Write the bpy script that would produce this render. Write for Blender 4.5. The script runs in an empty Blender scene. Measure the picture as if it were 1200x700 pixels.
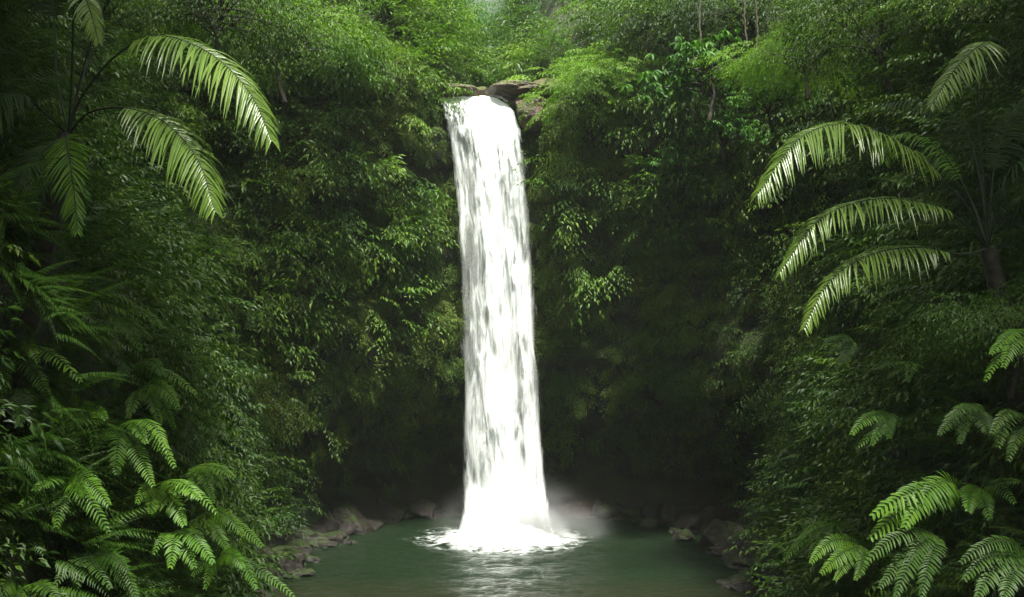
import bpy, math, random
import numpy as np
from mathutils import Vector, Matrix
R = math.radians
SC = bpy.context.scene
COL = SC.collection
rng = np.random.default_rng(7)

# ------------------------------------------------------------------ camera
CAM = np.array([0.0, 0.0, 7.6]); F = 1100.0; TH = math.atan(80/1100)
cd = bpy.data.cameras.new('camera'); cam = bpy.data.objects.new('camera', cd); COL.objects.link(cam)
cam.location = CAM; cam.rotation_euler = (R(90)+TH, 0, 0)
cd.lens = 33.0; cd.sensor_width = 36; cd.clip_start = 0.1; cd.clip_end = 3000
SC.camera = cam
def at(px, py, Y):
    a = (px-600)/F; b = (350-py)/F
    d = np.array([a, math.cos(TH)-b*math.sin(TH), math.sin(TH)+b*math.cos(TH)])
    return CAM + d*(Y/d[1])

# ------------------------------------------------------------------ helpers
def tag(o, label=None, cat=None, group=None, kind=None):
    if label: o['label'] = label
    if cat: o['category'] = cat
    if group: o['group'] = group
    if kind: o['kind'] = kind
    return o
def empty(name, loc, label, cat, group=None):
    o = bpy.data.objects.new(name, None); COL.objects.link(o); o.location = loc; o.empty_display_size = .2
    return tag(o, label, cat, group)
def mesh_np(name, V, Q, mats, parent=None, smooth=False, mi=None, uv=None, tris=None):
    """V (n,3), Q (m,4) quads; tris optional (k,3)"""
    me = bpy.data.meshes.new(name)
    V = np.asarray(V, np.float32); Q = np.asarray(Q, np.int32).reshape(-1, 4)
    nt = 0 if tris is None else len(tris)
    me.vertices.add(len(V)); me.vertices.foreach_set('co', V.ravel())
    idx = Q.ravel()
    ls = np.arange(len(Q), dtype=np.int32)*4
    if nt:
        idx = np.concatenate([idx, np.asarray(tris, np.int32).ravel()])
        ls = np.concatenate([ls, len(Q)*4 + np.arange(nt, dtype=np.int32)*3])
    me.loops.add(len(idx)); me.loops.foreach_set('vertex_index', idx)
    me.polygons.add(len(ls)); me.polygons.foreach_set('loop_start', ls)
    me.polygons.foreach_set('use_smooth', np.full(len(ls), smooth))
    for m in (mats if isinstance(mats, (list, tuple)) else [mats]): me.materials.append(m)
    if mi is not None: me.polygons.foreach_set('material_index', np.asarray(mi, np.int32))
    if uv is not None:
        l = me.uv_layers.new(name='UVMap'); l.data.foreach_set('uv', np.asarray(uv, np.float32)[idx].ravel())
    me.update(calc_edges=True)
    o = bpy.data.objects.new(name, me); COL.objects.link(o)
    if parent is not None: o.parent = parent
    return o
def norm(v): return v/np.maximum(np.linalg.norm(v, axis=-1, keepdims=True), 1e-9)
def frames(d, up):
    """rotation matrices whose columns are X, Y=d, Z~up"""
    y = norm(d); x = norm(np.cross(y, up)); z = np.cross(x, y)
    return np.stack([x, y, z], -1)
def sst(a, b, x):
    t = np.clip((x-a)/(b-a), 0, 1); return t*t*(3-2*t)
_tab = np.random.default_rng(3).random(4096)
def _h(i, j, k): return _tab[(i*73 + j*1571 + k*2741 + (i*j)*7 + (j*k)*13) & 4095]
def vnoise(p, s=1.0, oct=3):
    p = np.asarray(p, float)/s + 100.37; out = 0; amp = 1; tot = 0
    for o in range(oct):
        i = np.floor(p).astype(int); f = p-i; f = f*f*(3-2*f); v = 0
        for dx in (0, 1):
            for dy in (0, 1):
                for dz in (0, 1):
                    w = np.abs(1-dx-f[..., 0])*np.abs(1-dy-f[..., 1])*np.abs(1-dz-f[..., 2])
                    v = v + w*_h(i[..., 0]+dx, i[..., 1]+dy, i[..., 2]+dz)
        out = out + amp*(v*2-1); tot += amp; amp *= .5; p = p*2.03+17.1
    return out/tot
def grid_quads(nu, nv, off=0):
    i, j = np.meshgrid(np.arange(nu-1), np.arange(nv-1), indexing='ij')
    a = (i*nv+j).ravel()+off
    return np.stack([a, a+nv, a+nv+1, a+1], -1)
class Tube:
    def __init__(s): s.V = []; s.Q = []; s.n = 0
    def add(s, pts, rad, k=6):
        pts = np.asarray(pts, float); rad = np.broadcast_to(rad, len(pts))
        t = norm(np.gradient(pts, axis=0)); ref = np.array([0.31, 0.17, 0.93])
        ref = np.where(np.abs(t @ ref)[:, None] > .95, np.array([1., 0, 0]), ref)
        x = norm(np.cross(t, ref)); y = np.cross(t, x)
        a = np.arange(k)*2*math.pi/k
        ring = pts[:, None] + rad[:, None, None]*(np.cos(a)[None, :, None]*x[:, None]+np.sin(a)[None, :, None]*y[:, None])
        s.V.append(ring.reshape(-1, 3)); m = len(pts)
        for i in range(m-1):
            for j in range(k):
                s.Q.append((s.n+i*k+j, s.n+i*k+(j+1) % k, s.n+(i+1)*k+(j+1) % k, s.n+(i+1)*k+j))
        s.n += m*k
    def build(s, name, m, parent=None): return mesh_np(name, np.concatenate(s.V), s.Q, m, parent, True)
def bez(a, b, c, n):
    t = np.linspace(0, 1, n)[:, None]; a, b, c = map(np.asarray, (a, b, c))
    return (1-t)**2*a + 2*t*(1-t)*b + t*t*c
def spline(P, n):
    P = np.asarray(P, float); Q = np.vstack([2*P[0]-P[1], P, 2*P[-1]-P[-2]]); m = len(P)-1
    out = []
    for u in np.linspace(0, m-1e-6, n):
        i = int(u); t = u-i; a, b, c, d = Q[i:i+4]
        out.append(.5*((2*b)+(-a+c)*t+(2*a-5*b+4*c-d)*t*t+(-a+3*b-3*c+d)*t**3))
    return np.array(out)

# ------------------------------------------------------------------ materials
def newmat(name):
    m = bpy.data.materials.new(name); m.use_nodes = True; nt = m.node_tree; nt.nodes.clear()
    out = nt.nodes.new('ShaderNodeOutputMaterial')
    def N(t, **kw):
        n = nt.nodes.new(t)
        for k, v in kw.items():
            if k in n.inputs: n.inputs[k].default_value = v
            else: setattr(n, k, v)
        return n
    def L(a, ao, b, bi): nt.links.new(a.outputs[ao], b.inputs[bi])
    return m, nt, out, N, L
def ramp(N, stops):
    r = N('ShaderNodeValToRGB'); e = r.color_ramp.elements
    while len(e) > 1: e.remove(e[-1])
    e[0].position = stops[0][0]; e[0].color = (*stops[0][1], 1)
    for p, c in stops[1:]:
        x = e.new(p); x.color = (*c, 1)
    return r
def leaf_mat(name, c0, c1, c2, rough=.45, trans=.35, scale=.25, spec=.5):
    m, nt, out, N, L = newmat(name)
    g = N('ShaderNodeNewGeometry'); tc = N('ShaderNodeNewGeometry')
    nz = N('ShaderNodeTexNoise', Scale=scale, Detail=2.0); L(tc, 'Position', nz, 'Vector')
    ad = N('ShaderNodeMath', operation='MULTIPLY_ADD'); L(g, 'Random Per Island', ad, 0); ad.inputs[1].default_value = .55
    m2 = N('ShaderNodeMath', operation='MULTIPLY_ADD'); L(nz, 'Fac', m2, 0); m2.inputs[1].default_value = 1.6; m2.inputs[2].default_value = -.58
    L(m2, 0, ad, 2)
    r = ramp(N, [(0.0, c0), (.5, c1), (1.0, c2)]); L(ad, 0, r, 'Fac')
    p = N('ShaderNodeBsdfPrincipled', Roughness=rough); p.inputs['Specular IOR Level'].default_value = spec
    L(r, 'Color', p, 'Base Color')
    t = N('ShaderNodeBsdfTranslucent'); mx = N('ShaderNodeMix', data_type='RGBA', blend_type='MULTIPLY')
    mx.inputs[0].default_value = 1; L(r, 'Color', mx, 6); mx.inputs[7].default_value = (1.3, 1.5, .6, 1); L(mx, 2, t, 'Color')
    ms = N('ShaderNodeMixShader'); ms.inputs[0].default_value = trans
    L(p, 0, ms, 1); L(t, 0, ms, 2); L(ms, 0, out, 'Surface')
    return m
def rock_mat(name, base, dark, moss, moss_amt=.5, rough=.5, bump=.5, scale=1.0):
    m, nt, out, N, L = newmat(name)
    g = N('ShaderNodeNewGeometry')
    n1 = N('ShaderNodeTexNoise', Scale=1.3*scale, Detail=8.0, Roughness=.65); L(g, 'Position', n1, 'Vector')
    n2 = N('ShaderNodeTexNoise', Scale=.55*scale, Detail=6.0, Roughness=.6); L(g, 'Position', n2, 'Vector')
    n3 = N('ShaderNodeTexNoise', Scale=9.0*scale, Detail=6.0, Roughness=.7); L(g, 'Position', n3, 'Vector')
    r = ramp(N, [(.35, dark), (.62, base)]); L(n1, 'Fac', r, 'Fac')
    sp = N('ShaderNodeSeparateXYZ'); L(g, 'Normal', sp, 0)
    a = N('ShaderNodeMath', operation='MULTIPLY_ADD'); L(sp, 'Z', a, 0); a.inputs[1].default_value = .35; L(n2, 'Fac', a, 2)
    mr = N('ShaderNodeMapRange'); L(a, 0, mr, 'Value'); mr.inputs['From Min'].default_value = .78-moss_amt*.5; mr.inputs['From Max'].default_value = .9-moss_amt*.5
    mx = N('ShaderNodeMix', data_type='RGBA'); L(mr, 0, mx, 0); L(r, 'Color', mx, 6)
    mr2 = ramp(N, [(.35, tuple(x*.45 for x in moss)), (.65, moss)]); L(n3, 'Fac', mr2, 'Fac'); L(mr2, 'Color', mx, 7)
    p = N('ShaderNodeBsdfPrincipled', Roughness=rough); L(mx, 2, p, 'Base Color')
    b = N('ShaderNodeBump', Strength=bump, Distance=.15); L(n3, 'Fac', b, 'Height')
    b2 = N('ShaderNodeBump', Strength=bump, Distance=.4); L(n1, 'Fac', b2, 'Height'); L(b, 0, b2, 'Normal'); L(b2, 0, p, 'Normal')
    L(p, 0, out, 'Surface'); return m

def add_shore(m):
    nt = m.node_tree; p = [n for n in nt.nodes if n.type == 'BSDF_PRINCIPLED'][0]; src = p.inputs['Base Color'].links[0].from_socket
    g = nt.nodes.new('ShaderNodeNewGeometry'); sp = nt.nodes.new('ShaderNodeSeparateXYZ'); n = nt.nodes.new('ShaderNodeTexNoise'); n.inputs['Scale'].default_value = .8; n.inputs['Detail'].default_value = 6
    a = nt.nodes.new('ShaderNodeMath'); a.operation = 'MULTIPLY_ADD'; a.inputs[1].default_value = -3.5
    mr = nt.nodes.new('ShaderNodeMapRange'); mr.inputs['From Min'].default_value = 1.6; mr.inputs['From Max'].default_value = .4
    mx = nt.nodes.new('ShaderNodeMix'); mx.data_type = 'RGBA'; r2 = nt.nodes.new('ShaderNodeValToRGB'); e = r2.color_ramp.elements; e[0].position = .35; e[0].color = (.012, .009, .006, 1); e[1].position = .7; e[1].color = (.020, .013, .007, 1)
    lk = nt.links.new; lk(g.outputs['Position'], sp.inputs[0]); lk(g.outputs['Position'], n.inputs['Vector']); lk(n.outputs[0], a.inputs[0]); lk(sp.outputs['Z'], a.inputs[2]); a2 = nt.nodes.new('ShaderNodeMath'); a2.operation = 'ADD'; a2.inputs[1].default_value = 1.2; lk(a.outputs[0], a2.inputs[0]); lk(a2.outputs[0], mr.inputs['Value'])
    lk(n.outputs[0], r2.inputs[0]); lk(mr.outputs[0], mx.inputs[0]); lk(src, mx.inputs[6]); lk(r2.outputs[0], mx.inputs[7]); lk(mx.outputs[2], p.inputs['Base Color'])
M_CLIFF = rock_mat('cliff_rock', (.030, .030, .018), (.006, .007, .005), (.034, .055, .010), .75, .85, .8, .7)
add_shore(M_CLIFF)
M_ROCK = rock_mat('wet_rock', (.019, .012, .007), (.005, .004, .0025), (.03, .05, .008), .15, .38, .7, 1.6)
M_MOSSROCK = rock_mat('mossy_rock', (.024, .016, .009), (.007, .005, .003), (.024, .042, .006), .75, .6, .8, 1.2)
M_LIP = rock_mat('lip_rock', (.13, .085, .045), (.03, .02, .012), (.10, .11, .02), .35, .4, .7, 1.5)
M_CREEP = leaf_mat('creeper_leaf', (.026, .060, .006), (.056, .104, .009), (.12, .155, .015), .6, .3, .35, .3)
M_UNDER = leaf_mat('undergrowth_leaf', (.008, .026, .003), (.024, .060, .004), (.070, .125, .008), .5, .35, .45, .3)
M_FAR = leaf_mat('hill_leaf_hazed', (.030, .090, .026), (.062, .145, .040), (.12, .22, .06), .6, .4, .25, .25)  # far leaves, distance haze put into the colour as a cooler, paler green
M_TREE = leaf_mat('tree_leaf', (.022, .062, .005), (.058, .130, .009), (.14, .215, .016), .5, .4, .35, .3)
M_LIME = leaf_mat('lime_leaf', (.055, .12, .008), (.10, .20, .012), (.17, .28, .02), .5, .45, .4, .3)
M_BROAD = leaf_mat('broad_leaf', (.018, .060, .006), (.036, .105, .010), (.07, .15, .016), .5, .3, .4, .2)
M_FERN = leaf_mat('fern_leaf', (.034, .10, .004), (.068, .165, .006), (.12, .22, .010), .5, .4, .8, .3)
M_FERN_SHADE = leaf_mat('fern_leaf_shaded', (.016, .046, .003), (.030, .076, .005), (.052, .105, .007), .5, .35, .8, .25)  # shaded copy of the fern leaf, the shade is in its colour
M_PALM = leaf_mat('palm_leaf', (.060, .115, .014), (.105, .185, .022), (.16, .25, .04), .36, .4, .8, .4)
M_PALM_SHADE = leaf_mat('palm_leaf_shaded', (.010, .030, .005), (.018, .048, .007), (.03, .07, .01), .6, .35, .8, .2)  # palm leaf darkened by colour for the fronds lying in shade
def flat_mat(name, c0, c1, rough=.8, scale=6):
    m, nt, out, N, L = newmat(name)
    g = N('ShaderNodeNewGeometry'); n = N('ShaderNodeTexNoise', Scale=float(scale), Detail=6.0); L(g, 'Position', n, 'Vector')
    r = ramp(N, [(.35, c0), (.65, c1)]); L(n, 'Fac', r, 'Fac')
    p = N('ShaderNodeBsdfPrincipled', Roughness=rough); L(r, 'Color', p, 'Base Color')
    b = N('ShaderNodeBump', Strength=.6, Distance=.05); L(n, 'Fac', b, 'Height'); L(b, 0, p, 'Normal')
    L(p, 0, out, 'Surface'); return m
M_BARK = flat_mat('bark', (.012, .010, .007), (.04, .035, .022))
M_STEM = flat_mat('green_stem', (.007, .014, .004), (.018, .032, .008), .9)
M_VINE = flat_mat('vine_bark', (.03, .026, .016), (.07, .06, .035))
M_GRAVEL = flat_mat('gravel', (.03, .02, .012), (.10, .07, .045), .5, 9)

# ------------------------------------------------------------------ terrain of the gorge
BP = np.array([(-6,-60),(-4,-30),(-3.6,-8),(-4,4),(-5.2,14),(-8.0,24),(-9.8,33),(-10.4,40),(-8.6,46),(-5,49.3),(-1,50),(4,49.8),(9,47.5),
               (11.6,42),(11.2,36),(9.2,29),(8.2,21),(7.6,12),(6.4,2),(6,-8),(6.5,-30),(8,-60)], float)
NB = 520
base = spline(np.c_[BP, np.zeros(len(BP))], NB)[:, :2]
tg = norm(np.gradient(base, axis=0)); nout = np.c_[-tg[:, 1], tg[:, 0]]      # outward, away from the pool
k = np.ones(31)/31
nout = norm(np.stack([np.convolve(np.pad(nout[:, i], 15, 'edge'), k, 'valid') for i in (0, 1)], -1))
LIPZ = 20.7
def wall_off(z, back):
    side = .26*np.clip(z, 0, 8) + .34*np.clip(z-8, 0, 40)
    bk = -3.6*sst(1.5, 8.5, z)-1.1*sst(8, 18, z)
    tal = -np.clip(1.5-z, 0, 6)*1.1
    return side*(1-back)+bk*back+tal
def terrain_uv():
    backw = sst(35, 45, base[:, 1])[:, None]
    notch = np.exp(-(np.abs(base[:, 0]+1.1)/2.6)**4)[:, None]*(base[:, 1] > 44)[:, None]
    zw = np.linspace(-3, LIPZ, 74)[None, :]
    offw = wall_off(zw, backw); Zw = np.broadcast_to(zw, offw.shape)-notch*.35*sst(18, LIPZ, zw)
    r = np.concatenate([np.linspace(.35, 30, 60), np.linspace(34, 260, 20)])[None, :]
    o2 = offw[:, -1:]+r
    zs = 1.25*np.clip(r, 0, 14)+.5*np.clip(r-14, 0, 30)
    zn = .05*np.clip(r, 0, 30)+1.0*np.clip(r-30, 0, 26)+.4*np.clip(r-56, 0, 30)
    Z2 = LIPZ+(1-notch)*zs+notch*zn-notch*.35*np.exp(-r/4)
    return np.concatenate([offw, o2], 1), np.concatenate([Zw, Z2], 1), backw, notch
off, ZZ, backw, notch = terrain_uv()
P = np.dstack([base[:, 0, None]+nout[:, 0, None]*off, base[:, 1, None]+nout[:, 1, None]*off, ZZ])
amp = 1.0-.85*notch
lump = vnoise(P, 5.0, 4)*1.5 + vnoise(P*np.array([1, 1, .6]), 1.6, 3)*.55
ledge = .5*vnoise(np.stack([P[..., 0]*.15, P[..., 1]*.15, P[..., 2]*1.1], -1), 1.0, 3)*sst(0, 2, ZZ)
dsp = (lump+ledge)*amp*sst(-3, 2.5, ZZ)
P[..., 0] -= nout[:, 0, None]*dsp; P[..., 1] -= nout[:, 1, None]*dsp
P[..., 2] += amp*vnoise(P, 7, 3)*1.0*sst(LIPZ-1, LIPZ+6, ZZ)
nc, nr = P.shape[:2]
terr = mesh_np('cliff', P.reshape(-1, 3), grid_quads(nc, nr), M_CLIFF, smooth=True)
tag(terr, 'dark mossy rock cliff walls curving round the pool and rising into the hills', 'cliff', kind='structure')
# distant ground all round, under everything
g = mesh_np('ground', [(-900,-900,-3.2),(900,-900,-3.2),(900,900,-3.2),(-900,900,-3.2)], [(0,1,2,3)], M_GRAVEL)
tag(g, 'dark pebbly ground under the river and the gorge', 'ground', kind='structure')
# face samples of the terrain
A = P[:-1, :-1]; B = P[1:, :-1]; C = P[1:, 1:]; D = P[:-1, 1:]
fn = np.cross(C-A, D-B); farea = .5*np.linalg.norm(fn, axis=-1); fn = norm(fn)
cen = (A+B+C+D)/4
# normal must look to the inside / up
inward = np.stack([-nout[:-1, 0], -nout[:-1, 1], np.full(nc-1, .6)], -1)[:, None]
fn = np.where((fn*inward).sum(-1, keepdims=True) < 0, -fn, fn)
def project(p):
    d = p-CAM; fy = d[..., 1]*math.cos(TH)+d[..., 2]*math.sin(TH); uy = -d[..., 1]*math.sin(TH)+d[..., 2]*math.cos(TH)
    fy = np.where(fy < .1, .1, fy)
    return 600+F*d[..., 0]/fy, 350-F*uy/fy
def sample_terrain(n, wfun, rg):
    """n points on the terrain, weight = area * wfun(px, py, centre, normal)"""
    px, py = project(cen); w = farea*wfun(px, py, cen, fn); w = np.clip(w, 0, None).ravel(); w = w/w.sum()
    i = rg.choice(len(w), n, p=w); u = rg.random((n, 2, 1))
    a, b, c, d = (q.reshape(-1, 3)[i] for q in (A, B, C, D))
    p = (a*(1-u[:, 0])+b*u[:, 0])*(1-u[:, 1])+(d*(1-u[:, 0])+c*u[:, 0])*u[:, 1]
    return p, fn.reshape(-1, 3)[i]

# ------------------------------------------------------------------ leaves and sprays
def kite(w=.34, fold=.06, droop=.18):
    V = np.array([(0,0,0),(-w/2,.42,fold),(0,.5,-droop*.25),(w/2,.42,fold),(0,1,-droop)], float)
    return V, np.array([(0,3,4,2),(0,2,4,1)])
def longleaf(w=.2, fold=.04, droop=.3):
    ys = [0,.3,.65]; V = []
    for y in ys:
        ww = w*(.35 if y == 0 else 1 if y == .3 else .8)/2; z = -droop*y*y
        V += [(-ww, y, z+fold), (0, y, z), (ww, y, z+fold)]
    V.append((0, 1, -droop)); V = np.array(V, float)
    Q = [(0,1,4,3),(1,2,5,4),(3,4,7,6),(4,5,8,7),(6,7,9,9),(7,8,9,9)]
    # last row as kites instead of degenerate quads
    V = np.vstack([V, [(0, .82, -droop*.7)]])
    Q[4] = (6,7,10,9); Q[5] = (7,8,9,10)
    return V, np.array(Q)
def eul(a, b, c):
    return np.array(Matrix.Rotation(c, 3, 'Z') @ Matrix.Rotation(a, 3, 'X') @ Matrix.Rotation(b, 3, 'Y'))
def spray(rg, leaves=9, side=4, leaf=.17, droop=.45, spread=.5):
    """leafy twig of length 1 along +Y, arching down; (K,3) points and (K,3,3) matrices"""
    p = []; m = []
    def twig(o, ang, ln, n, zz):
        for i in range(n):
            t = (i+.6)/n; s = 1 if i % 2 else -1
            y = t*ln; q = np.array([math.sin(ang)*y, math.cos(ang)*y, -zz*t*t*ln])+o
            aa = -(ang+s*rg.uniform(.5, 1.1))
            sz = leaf*rg.uniform(.75, 1.2)*(1-.3*t)
            p.append(q+rg.normal(0, .012, 3)); m.append(eul(-rg.uniform(.2, .9), rg.normal(0, .35), aa)*sz)
        p.append(o+np.array([math.sin(ang)*ln, math.cos(ang)*ln, -zz*ln])); m.append(eul(-rg.uniform(.5, 1.), rg.normal(0, .3), -ang)*leaf)
    twig(np.zeros(3), 0, 1.0, leaves, droop)
    for j in range(side):
        t = .12+.7*j/side; s = 1 if j % 2 else -1
        twig(np.array([0, t, -droop*t*t]), s*rg.uniform(.5, .9), (1-t)*rg.uniform(.5, .8)+.15, max(4, int(leaves*.6)), droop*1.1)
    return np.array(p), np.array(m)
def pinnate(rg, n=16, wid=.3, droop=.5, lw=1.0):
    p = []; m = []
    for i in range(n):
        t = .1+.9*(i+.5)/n; L_ = wid*math.sin(math.pi*min(1, .18+.82*(1-t)**.8+.0))**.8*(.4+.6*min(1, t*4))
        L_ = wid*min(1, t*5)*(1-t*.85)
        for s in (-1, 1):
            p.append((0, t, -droop*t*t)); m.append(eul(-.35-rg.uniform(0, .25), s*.25, -s*rg.uniform(.95, 1.15)-0)*L_)
    return np.array(p, float), np.array(m)
def rosette(rg, n=8, leaf=.5):
    p = []; m = []
    for i in range(n):
        a = i*2*math.pi/n+rg.normal(0, .12)
        p.append((0, 0, 0)); m.append(eul(-rg.uniform(.25, .75), rg.normal(0, .15), a)*leaf*rg.uniform(.8, 1.15))
    return np.array(p, float), np.array(m)
def bake(leafp, sprs, ip, im, pick):
    """leaves of the chosen sprays at instances -> V, Q"""
    LV, LQ = leafp; Vs = []; Qs = []; n0 = 0
    for k_, (sp, sm) in enumerate(sprs):
        s = pick == k_
        if not s.any(): continue
        p = ip[s]; M = im[s]
        q = p[:, None]+np.einsum('nij,kj->nki', M, sp)
        mm = np.einsum('nij,kjl->nkil', M, sm)
        v = q[:, :, None]+np.einsum('nkij,vj->nkvi', mm, LV)
        cnt = v.shape[0]*v.shape[1]; v = v.reshape(-1, 3)
        Vs.append(v.astype(np.float32)); Qs.append((LQ[None]+(np.arange(cnt)*len(LV))[:, None, None]+n0).reshape(-1, 4)); n0 += len(v)
    return np.concatenate(Vs), np.concatenate(Qs)
rg = np.random.default_rng(11)
SPR = [spray(rg, droop=d) for d in (.25, .4, .55, .7)]
SPR_BIG = [spray(rg, 8, 4, .24, d) for d in (.3, .5, .7)]
def flatspray(rg, d):
    p, m = spray(rg, 12, 6, .145, d); return p, m
SPR_MED = [flatspray(rg, d) for d in (.3, .5, .75)]
SPR_RIM = [spray(rg, 10, 5, .165, d) for d in (.35, .55, .75)]
SPR_FINE = [spray(rg, 13, 6, .105, d) for d in (.3, .5, .7)]
PIN = [pinnate(rg, 15, .30, d) for d in (.35, .6, .9)]
PIN2 = [pinnate(rg, 22, .26, d) for d in (.3, .55, .8)]
ROS = [rosette(rg, n) for n in (6, 8, 9)]
KITE = kite(); KITEW = kite(.5); NARROW = kite(.2, .03, .3); LONG = longleaf(.30)
def orient(n_, rg, outw=.8, up=.35, rnd=.5, zr=.35):
    d = n_*outw+np.array([0, 0, up])+rg.normal(0, rnd, n_.shape)
    d = norm(d); u = np.array([0, 0, 1.])+rg.normal(0, zr, n_.shape)+n_*.3
    return frames(d, u)
def clear(p, ext=1.2, tight=False):
    """keep the view corridor and the fall free"""
    px, py = project(p); y = p[:, 1]
    near = np.linalg.norm(p-CAM, axis=1) < (4.5 if tight else 8.0)
    near |= (px > (505 if tight else 470)) & (px < 655) & (py > 88) & (py < 132) & (y < 51)
    near |= (px > 612) & (px < 650) & (py > 84) & (py < 150) & (y < 47)
    if tight: return ~(near | ((np.abs(p[:, 0]+1.2) < 2.25) & (y > 38) & (y < 45.2) & (p[:, 2] < 22)))
    near |= (px > 30) & (px < 340) & (py > -80) & (py < 290) & (y < 15.9)
    near |= (px > 880) & (px < 1190) & (py > 20) & (py < 400) & (y < 17.3)
    near |= (y < 11.2) & (px > -60) & (px < 1260)
    fall = (np.abs(p[:, 0]+1.25) < 2.75+ext*.3) & (y > 38) & (y < 46.5) & (p[:, 2] < 22)
    corridor = (px > 275+np.clip(py-450, -150, 300)*.12) & (px < 880) & (y < 33) & (y > 0)
    return ~(near | fall | corridor)
def scatter(name, label, n, wfun, leafp, sprs, size, mat, seed, lift=(0, .8), lum=3.0, ext=1.2, tight=False, gap=-.25, gs=1.5, **okw):
    rg = np.random.default_rng(seed); p, nn = sample_terrain(n, wfun, rg)
    gk = vnoise(p*np.array([1, 1, 1.5]), gs, 2)+rg.normal(0, .08, len(p)) > gap; p = p[gk]; nn = nn[gk]
    lf = lift[0]+(lift[1]-lift[0])*np.clip(.5+.9*vnoise(p, lum, 2), 0, 1)
    p = p+nn*lf[:, None]+np.array([0, 0, .1]); k_ = clear(p, ext, tight); p = p[k_]; nn = nn[k_]
    sz = rg.uniform(size[0], size[1], len(p))*(.75+.5*np.clip(.5+vnoise(p, lum*.6, 2), 0, 1))
    M = orient(nn, rg, **okw)*sz[:, None, None]
    V, Q = bake(leafp, sprs, p, M, rg.integers(0, len(sprs), len(p)))
    o = mesh_np(name, V, Q, mat); tag(o, label, 'foliage', kind='stuff'); print(name, len(Q)); return o

inframe = lambda px, py, mx=120: ((px > -mx) & (px < 1200+mx) & (py > -250) & (py < 700+mx)).astype(float)
def w_creep(px, py, c, n_):
    y = c[..., 1]; z = c[..., 2]
    return inframe(px, py)*sst(33, 40, y)*(y < 60)*sst(1.2, 5.5, z+vnoise(c, 3, 2)*2.2)*(z < 24)*(.35+.65*sst(3, 10, z))
scatter('cliff_creepers', 'small leaved creepers and moss hanging over the shaded back cliff', 20000, w_creep, KITEW, SPR_MED, (.42, .95), M_CREEP, 1,
        lift=(-.1, .3), lum=1.6, up=-.6, outw=.6, rnd=.3, tight=True, gap=-.15, gs=1.0)
def w_side(px, py, c, n_):
    y = c[..., 1]; z = c[..., 2]
    return inframe(px, py)*(1-sst(36, 42, y))*(y > 7)*sst(.2, 2.0, z)*(z < 34)*(30/np.clip(y, 8, 60))**.6
def w_sidefar(px, py, c, n_): return w_side(px, py, c, n_)*sst(15, 19, c[..., 1])
scatter('slope_shrubs', 'larger leaved shrubby sprays hanging from the steep banks', 1300, w_sidefar, KITE, SPR_MED, (.8, 1.6), M_UNDER, 12,
        lift=(.5, 2.0), lum=1.9, up=-.1, rnd=.25, zr=.2, gap=.06, gs=2.2)
scatter('slope_broad_leaves', 'clusters of broad drooping leaves among the undergrowth of the banks', 700, w_sidefar, LONG, ROS, (.35, .8), M_UNDER, 13,
        lift=(.4, 1.7), lum=1.9, up=.3, rnd=.3, zr=.3, gap=.02, gs=3.0)
scatter('slope_ferns', 'mixed small ferns growing thickly on both steep banks', 7000, w_side, NARROW, PIN, (.55, 1.15), M_UNDER, 3,
        lift=(.2, 1.8), lum=1.9, up=.0, rnd=.3, zr=.2, gap=-.02, gs=1.8)
def w_wide(px, py, c, n_):
    y = c[..., 1]; z = c[..., 2]
    return inframe(px, py, 1500)*(1-sst(36, 42, y))*(y > 1.0)*sst(.2, 2.0, z)*(z < 34)*(30/np.clip(y, 8, 60))**.6
def w_outer(px, py, c, n_): return w_wide(px, py, c, n_)*((px < -60) | (px > 1260))*(c[..., 2] < 26)
scatter('outer_bank_foliage', 'leafy growth on the banks beside the viewpoint', 2600, w_outer, KITE, SPR_MED, (.6, 1.2), M_UNDER, 16,
        lift=(.0, .7), lum=1.9, up=-.1, rnd=.3, gap=-.25)
scatter('bank_creepers', 'low small leaved creepers clothing the rock of both banks', 13000, w_wide, KITE, SPR_FINE, (.35, .8), M_UNDER, 14,
        lift=(-.1, .25), tight=True, up=-.3, outw=.6, rnd=.35, gap=-.4)
def w_sidenear(px, py, c, n_): return w_side(px, py, c, n_)*(1-sst(17, 24, c[..., 1]))
scatter('near_bank_ferns', 'small ferns, darkened in leaf colour as shade, crowding the nearest parts of the banks', 6800, w_sidenear, NARROW, PIN2, (.5, 1.05), M_FERN_SHADE, 15,  # darker leaf colour stands in for shade behind the bright ferns
        lift=(.1, 1.5), lum=1.6, up=.0, rnd=.28, zr=.18, gap=-.08, gs=1.3)
scatter('slope_undergrowth', 'dense leafy undergrowth covering the steep banks on both sides', 8500, w_sidefar, KITE, SPR_MED, (.75, 1.5), M_UNDER, 2,
        lift=(-.1, 1.4), lum=1.9, up=-.2, rnd=.2, zr=.15, gap=.0, gs=1.5)
def w_rim(px, py, c, n_):
    y = c[..., 1]; z = c[..., 2]
    return inframe(px, py)*sst(30, 38, y)*(y < 62)*sst(10.0, 16, z+vnoise(c, 3, 2)*2.0+np.where(c[..., 0] < -2, 2.5, -1.5))*(z < 42)*(1-.95*np.exp(-((c[..., 0]+1.1)/1.9)**4))*np.where(c[..., 0] < -2, 1.5, 1.)
scatter('rim_foliage', 'drooping leafy branches spilling over the upper cliff edge', 13000, w_rim, KITE, SPR_RIM, (.9, 1.8), M_TREE, 4,
        lift=(.0, 1.6), lum=2.6, up=-.1, rnd=.25, zr=.2, gap=-.05, ext=.5)
def w_hill(px, py, c, n_):
    y = c[..., 1]; z = c[..., 2]
    return inframe(px, py)*(y > 47)*(y < 150)*(z > 20.5)*(1-.9*np.exp(-((c[..., 0]+1.1)/1.5)**4)*(y < 60))*(60/np.clip(y, 45, 150))**1.2*np.where((px > 500) & (px < 680) & (y > 62), 4., 1.)
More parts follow.
